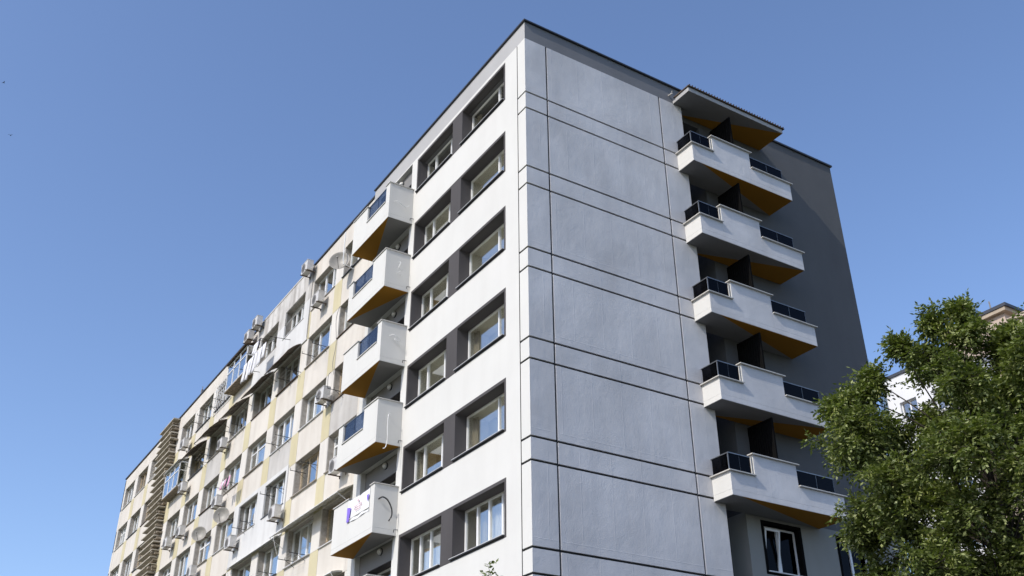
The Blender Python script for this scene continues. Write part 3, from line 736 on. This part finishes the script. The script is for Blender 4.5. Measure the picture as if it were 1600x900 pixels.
glazed_box(ya(3)-.25, ya(3)+WW+.15, 22.42, 23.85, -.38, 'glazed box built out from a top floor window under the paired air conditioners', 'rust')
glazed_box(ya(6)-.1, ya(6)+WW+.2, 19.62, 21.05, -.32, 'white framed glazed box built out on the second floor beside the slatted stairwell', 'coping')
# ornamental window grille
t = thing('window_grille', 'pale curly iron grille over the top floor window left of the glazed box', 'grille', (XO-.03, ya(4)-.25, 22.40))
b = MB(); L = WW+.5; h = 1.66
for y in (0, L): b.bar((0, y, 0), (0, y, h), .02, 5)
for z in (0, h*.33, h*.66, h): b.bar((0, 0, z), (0, L, z), .016, 5)
for i in range(1, 9): b.bar((0, L*i/9, 0), (0, L*i/9, h), .009, 5)
b.build('grille_frame', 'frame', t)
b = MB()
for i in range(9):
    for j in range(2):
        cy, cz = L*(i+.5)/9, h*(.33*j+.5); pts = [(-.02, cy+.12*math.cos(a*.7)*(1-a/14), cz+.18*math.sin(a*.7)*(1-a/14)) for a in range(12)]; b.tube(pts, .010, 4)
b.build('grille_scroll', 'frame', t)
# drying racks
def rack(y, z, label, L=1.1, out=.65):
    t = thing('drying_rack', label, 'drying rack', (XO, y, z), 0, 'drying racks under old windows')
    def f1():
        b = MB()
        for q in (0,): b.bar((0, q, 0), (-out, q, .02), .014, 5); b.bar((0, q, -.22), (-out*.55, q, .0), .008, 4); b.bar((-out, q, 0), (-out, q, .12), .01, 4); b.bar((-out*.6, q, 0), (-out*.6, q, .12), .01, 4)
        return b.mesh('rack_arm', 'dmetal')
    def f2():
        b = MB()
        for i in range(4): b.bar((-out*(.3+.23*i), 0, .02), (-out*(.3+.23*i), L, .02), .004, 4)
        return b.mesh('line', 'cablew')
    link('rack_arm', cached(('rk', out), f1), t); link('rack_arm', cached(('rk', out), f1), t, (0, L, 0)); link('line', cached(('rl', L, out), f2), t)
for b_, f, dy, lab in [(0, 3, .1, 'black rack arms below the wood framed window beside the lower balconies'), (1, 3, .1, 'black rack on the near window of the lower white patch'), (0, 1, .2, 'rack below the second floor window nearest the balconies'),
                       (1, 2, .2, 'rack under the third floor window below the nearest brown awning'), (1, 1, -.3, 'rack under the nearest brown awning'), (3, 1, .2, 'rack under the awning with white edge bars'),
                       (4, 1, 1.6, 'rack left of the awning that shades an air conditioner'), (3, 2, .3, 'rack that carries the small pink washing'), (4, 0, .9, 'rack across the curly iron grille'), (5, 0, .2, 'rack at the top floor window left of the grille'),
                       (0, 4, .4, 'rack below the long pale awning'), (1, 4, .3, 'black rack on the lowest white framed window'), (2, 3, .1, 'rack on the far window of the lower white patch'), (4, 4, .2, 'rack near the bottom edge left of the white patch'), (5, 4, .2, 'rack lowest and farthest left, near the stairwell'), (-1, 2, 1.4, 'rack right behind the third balcony')]:
    rack(ya(b_)+dy, zt_(f)-1.40+(.55 if f in (3,) and b_ != 2 else 0), lab)
# washing
def cloth(parent, x, y, ztop_, w_, h_, mat, seed):
    r = random.Random(seed); b = MB(); n, m_ = 5, 5; vs = []
    for i in range(n+1):
        for j in range(m_+1):
            u, v = i/n, j/m_; vs.append((x+.04*math.sin(u*7+seed)*v+r.uniform(-.01, .01)-.06*v, y+w_*(u-.5)*(1-.15*v)+.04*v*math.sin(seed), ztop_-h_*v+.02*math.sin(u*5+seed)*v))
    fs = [(i*(m_+1)+j, i*(m_+1)+j+1, (i+1)*(m_+1)+j+1, (i+1)*(m_+1)+j) for i in range(n) for j in range(m_)]
    b.add(vs, fs); b.smooth = True; o = b.build('garment', mat, parent)
    so_ = o.modifiers.new('thick', 'SOLIDIFY'); so_.thickness = .012
    return o
t = thing('washing', 'row of white washing hanging in front of the upper white patch', 'laundry', (0, 0, 0))
b = MB(); b.tube([(-.85, 19.6+.4*i, 22.02-.10*math.sin(math.pi*i/10)) for i in range(11)], .006, 4)
for y in (19.6, 23.6): b.bar((XO-.05, y, 22.1), (-.9, y, 22.02), .014, 5)
b.build('clothes_line', 'dmetal', t)
for i, (y, w_, h_) in enumerate([(20.3, .42, .75), (20.85, .5, .9), (21.4, .38, 1.0), (21.85, .35, .95), (22.3, .42, 1.05), (22.85, .45, .95)]): cloth(t, -.85, y, 21.98, w_, h_, 'cloth', i+1)
t = thing('washing', 'white and dark clothes bunched at the far window of the upper white patch', 'laundry', (0, 0, 0))
b = MB()
for y in (21.6, 22.6): b.bar((XO-.05, y, 22.85), (-.7, y, 22.85), .012, 5)
b.bar((-.7, 21.6, 22.85), (-.7, 22.6, 22.85), .008, 4); b.build('rail', 'dmetal', t)
for i, (y, w_, h_, m_) in enumerate([(21.65, .3, .55, 'clothd'), (21.95, .4, .7, 'cloth'), (22.3, .4, .55, 'cloth')]): cloth(t, -.68, y, 22.84, w_, h_, m_, i+9)
t = thing('washing', 'small pink and black clothes hanging under a third floor window', 'laundry', (0, 0, 0))
b = MB(); b.bar((-.5, ya(3)-1.0, 17.02), (-.5, ya(3)+.6, 17.02), .008, 4); b.build('rail', 'dmetal', t)
for i, (dy, h_, m_) in enumerate([(-.7, .5, 'clothp'), (-.45, .55, 'clothd'), (-.2, .35, 'clothp'), (.1, .3, 'cloth'), (.35, .4, 'clothp')]): cloth(t, -.5, ya(3)+dy, 17.01, .2, h_, m_, i+20)
# rooftop tank, wires and small things
t = thing('roof_tank', 'blue grey cylindrical metal tank on the roof behind the slats', 'tank', (.75, 43.3, 24.4))
b = MB(); b.smooth = True; b.lathe([(.42, 0), (.42, 1.55), (.38, 1.68), (.2, 1.78), (0, 1.8)], (0, 0, 0), (0, 0, 1), 20); b.build('tank_body', 'tank', t)
b = MB(); b.lathe([(.43, .45), (.44, .45), (.44, .5), (.43, .5)], (0, 0, 0), (0, 0, 1), 20); b.lathe([(.43, 1.1), (.44, 1.1), (.44, 1.15), (.43, 1.15)], (0, 0, 0), (0, 0, 1), 20); b.build('tank_hoop', 'rail', t)
for i, (pts, lab) in enumerate([
    ([(.08, 17.5, 24.9), (.05, 17.45, 23.5), (.06, 17.52, 22.2), (.05, 17.46, 21.3)], 'thin dark cable running down the near edge of the white patch'),
    ([(.08, 14.0, 21.2), (.0, 14.05, 20.6), (.06, 13.98, 19.5), (.02, 14.05, 18.7), (.08, 14.0, 18.2)], 'cable beside the window behind the second balcony'),
    ([(.08, 14.3, 18.4), (-.05, 14.2, 18.2), (-.02, 14.25, 17.7), (.08, 14.2, 17.5)], 'short looped cable above the air conditioner on the cream wall')]):
    b = MB(); b.tube(smoothpath(pts), .012, 5); b.build('wall_cable', 'acd', label=lab, cat='cable')
b = MB(); b.box(XO-.05, XO+.1, 34.1, 34.25, 24.96, 25.2); b.bar((XO, 34.17, 25.2), (XO, 34.17, 25.4), .02, 5); b.build('roof_vent', 'acd', label='tiny dark vent on the roof edge of the old block', cat='vent')
# ================================================================ BACKGROUND BUILDINGS
bb = thing('background_block', 'white block standing far behind the tree', 'building')
bw = [(12.6+2.6*i, 13.9+2.6*i, 28.2-3*j-1.5, 28.2-3*j) for i in range(3) for j in range(9)]
m_ = MB(); wallgrid(m_, [10, 20.4], [0, 30.1], bw, 42, .25); m_.build('wall', 'bwhite', bb)
for (a, b_, c, d) in bw: window(bb, (42.2, a, c), b_-a, d-c, ((b_-a)/2,), room='roomd')
MB().box(42.01, 56, 10, 10.3, 0, 30.1).build('side_wall', 'bwhite', bb); MB().box(42.01, 56, 20.2, 20.39, 0, 30.1).build('side_wall', 'bwhite', bb)
MB().box(41.9, 56, 9.9, 20.5, 30.1, 30.3).build('roof_slab', 'cap', bb); MB().box(41.7, 41.995, 20.0, 20.4, 0, 29.6).build('glazed_strip', 'tank', bb)
MB().box(41.8, 41.99, 11, 14, 17.5, 20.0).build('tiled_panel', 'brick', bb)
pb = thing('background_tower', 'pinkish beige building with dark roof edge rising behind the tree at right', 'building')
MB().box(32, 40, 4.95, 8.3, 0, 25.75).build('wall', 'pink', pb)
MB().box(31.75, 40.3, 4.7, 8.5, 25.75, 25.95).build('cornice', 'beige', pb); MB().box(31.7, 40.4, 4.6, 8.6, 25.95, 26.12).build('roof_edge', 'cap', pb)
MB().box(31.2, 40, -3, 4.94, 0, 24.7).build('lower_wing', 'beige', pb); MB().box(31.1, 40.1, -3.1, 4.945, 24.7, 24.9).build('wing_cornice', 'pink', pb)
for j in range(7):
    for yy in (6.0,): window(pb, (31.93, yy, 22.5-3*j), 1.3, 1.4, (.65,), room='roomd', roomdepth=.074+.003)
    for yy in (-1.6, 1.6): window(pb, (31.13, yy, 22-3*j), 1.3, 1.4, (.65,), room='roomd', roomdepth=.077)
b = MB(); b.bar((32.6, 5.9, 26.1), (32.6, 5.9, 27.0), .04, 5); b.build('antenna', 'acd', label='thin rod antenna on the pinkish beige tower roof', cat='antenna')
# ================================================================ BIRDS
for loc, rz, lab in (((-13.95, 30, 38.4), .4, 'tiny dark bird, upper one near the left edge of the sky'), ((-12.9, 32, 36.6), 1.1, 'tiny dark bird, lower one near the left edge of the sky')):
    t = thing('bird', lab, 'bird', loc, rz, 'birds in the sky'); t.scale = (.6, .6, .6)
    b = MB(); b.smooth = True; b.lathe([(0, -.10), (.03, -.06), (.035, 0), (.02, .07), (0, .1)], (0, 0, 0), (1, 0, 0), 8); b.build('body', 'cablek', t)
    for s in (-1, 1):
        b = MB(); b.add([(.03, 0, .01), (-.04, 0, .01), (-.06, .14*s, .06), (.0, .13*s, .07), (-.07, .26*s, .03)], [(0, 1, 2, 3), (3, 2, 4)]); b.build('wing', 'cablek', t)
# ================================================================ TREES
def ash_tree(name, base, center, rad, nlobes, ntuft, nleaf, seed, label, extra=(), leafscale=1.0, skip=None):
    rng = np.random.default_rng(seed); t = thing(name, label, 'tree', tuple(base))
    base = Vector(base); C0 = Vector(center)
    trunk = MB(); limbs = MB(); trunk.smooth = limbs.smooth = True
    top = C0+Vector((0, 0, rad[2]*.35)); tp = []
    for i in range(9):
        u = i/8; tp.append(base.lerp(top, u)+Vector((.12*math.sin(u*5+1), .10*math.cos(u*4), 0)))
    trunk.tube([p-base for p in tp], .17, 10, .035)
    lobes = []
    tries = 0
    while len(lobes) < nlobes and tries < 20000:
        tries += 1
        d = rng.normal(size=3); d /= np.linalg.norm(d); rr = rng.uniform(.35, 1)**.5*.86
        e = 2.6; d = d/ (np.sum(np.abs(d)**e))**(1/e)
        p = C0+Vector((d[0]*rad[0]*rr, d[1]*rad[1]*rr, d[2]*rad[2]*rr))
        if skip and skip(p): continue
        if any((p-q).length < .52*(1 if rr > .5 else 1.2) for q, _ in lobes): continue
        lobes.append((p, rng.uniform(.38, .60)))
    lobes += [(Vector(p), r_) for p, r_ in extra]
    V = []; Fc = []; SV = []; SF = []
    nv = 0; ns = 0
    for li, (lc, lr) in enumerate(lobes):
        # limb from the trunk to the lobe
        ti = min(range(len(tp)), key=lambda i: abs(tp[i].z-(lc.z-1.0-.35*(lc-C0).length)))
        s = tp[max(2, ti)]; mid = s.lerp(lc, .5)+Vector(rng.normal(size=3)*.12)+Vector((0, 0, .15))
        pp = smoothpath([s-base, mid-base, lc-base], 4); limbs.tube(pp, .02, 6, .007)
        for k in range(ntuft):
            d = Vector(rng.normal(size=3)); d.normalize(); d.z = d.z*.8+.18; d.normalize()
            tip = lc+d*lr*rng.uniform(.45, 1.12)
            limbs.tube([lc-base, lc.lerp(tip, .55)-base+Vector(rng.normal(size=3)*.04), tip-base], .007, 3, .003)
            nl = nleaf
            for q in range(nl):
                ld = (d*.5+Vector(rng.normal(size=3))*.8); ld.normalize()
                st_ = tip-d*rng.uniform(0, .28); ln = rng.uniform(.13, .22)*leafscale
                side = ld.cross(Vector((0, 0, 1)))
                if side.length < .1: side = Vector((1, 0, 0))
                side.normalize(); 
                for m in range(7):
                    u = (m//2+1)/4; sg = 1 if m % 2 else -1
                    if m == 6: o = ld.copy(); sgn = 0
                    else: o = (side*sg*.85+ld*.55); 
                    o = o+Vector(rng.normal(size=3))*.22; o.z -= .18; o.normalize()
                    b0 = st_+ld*ln*u+Vector((0, 0, -.05*u*u)); L = rng.uniform(.055, .085)*leafscale; W = L*.25
                    wv = o.cross(Vector(rng.normal(size=3)*.5)+Vector((0, 0, 1)))
                    if wv.length < .01: continue
                    wv.normalize(); e1 = b0+o*L; mm = b0+o*L*.45
                    V += [b0-base, mm+wv*W-base, e1-base, mm-wv*W-base]; Fc.append((nv, nv+1, nv+2, nv+3)); nv += 4
            if rng.random() < .2 and d.z > -.2:
                for q in range(16):
                    s0 = tip+Vector(rng.normal(size=3)*.045)-Vector((0, 0, rng.uniform(0, .16))); L = .05*leafscale; a = rng.uniform(0, 6.28)
                    wv = Vector((math.cos(a), math.sin(a), 0))*.009
                    SV += [s0-base, s0+wv-Vector((0, 0, L*.6))-base, s0-Vector((0, 0, L))-base, s0-wv-Vector((0, 0, L*.6))-base]; SF.append((ns, ns+1, ns+2, ns+3)); ns += 4
    trunk.build('trunk', 'bark', t); limbs.build('branches', 'bark', t)
    for nm, vv, ff, mt in (('crown', V, Fc, 'leaf'), ('seed_bunches', SV, SF, 'seed')):
        if not vv: continue
        me = bpy.data.meshes.new(nm); me.from_pydata([tuple(v) for v in vv], [], ff); me.materials.append(M[mt])
        o = link(nm, me, t, kind='stuff')
    return t
C0 = (1.60, -11.0, 6.5)
gdir = (Fv*1.0+R2*(1405-800)/1580.86-U2*(612-450)/1580.86).normalized()
gd2 = (Fv*1.0+R2*(1490-800)/1580.86-U2*(560-450)/1580.86).normalized()
def gap(p):
    q = p-CP; return (q-gdir*q.dot(gdir)).length < .5 or (q-gd2*q.dot(gd2)).length < .25
ex = [((.55, -11.2, 9.25), .30), ((.72, -11.62, 9.35), .28), ((.25, -10.7, 9.0), .26), ((-.62, -10.2, 7.55), .4), ((-.55, -9.9, 8.0), .34), ((-.2, -10.1, 8.2), .34), ((.1, -10.2, 8.55), .3), ((1.1, -12.17, 8.68), .42), ((1.15, -12.4, 8.3), .42), ((.7, -11.7, 8.9), .42), ((.95, -12.2, 7.9), .42)]
ash_tree('ash_tree', (1.7, -10.3, .13), C0, (2.7, 2.55, 2.85), 116, 23, 13, 4, 'leafy green ash tree with pale seed bunches in front of the gable at right', ex, 1.08, gap)
ash_tree('young_tree', (-6.05, -8.2, .13), (-6.15, -8.28, 3.93), (.75, .7, .68), 12, 12, 9, 9, 'top of a small tree just reaching the bottom edge below the white wall', (), 1.1)
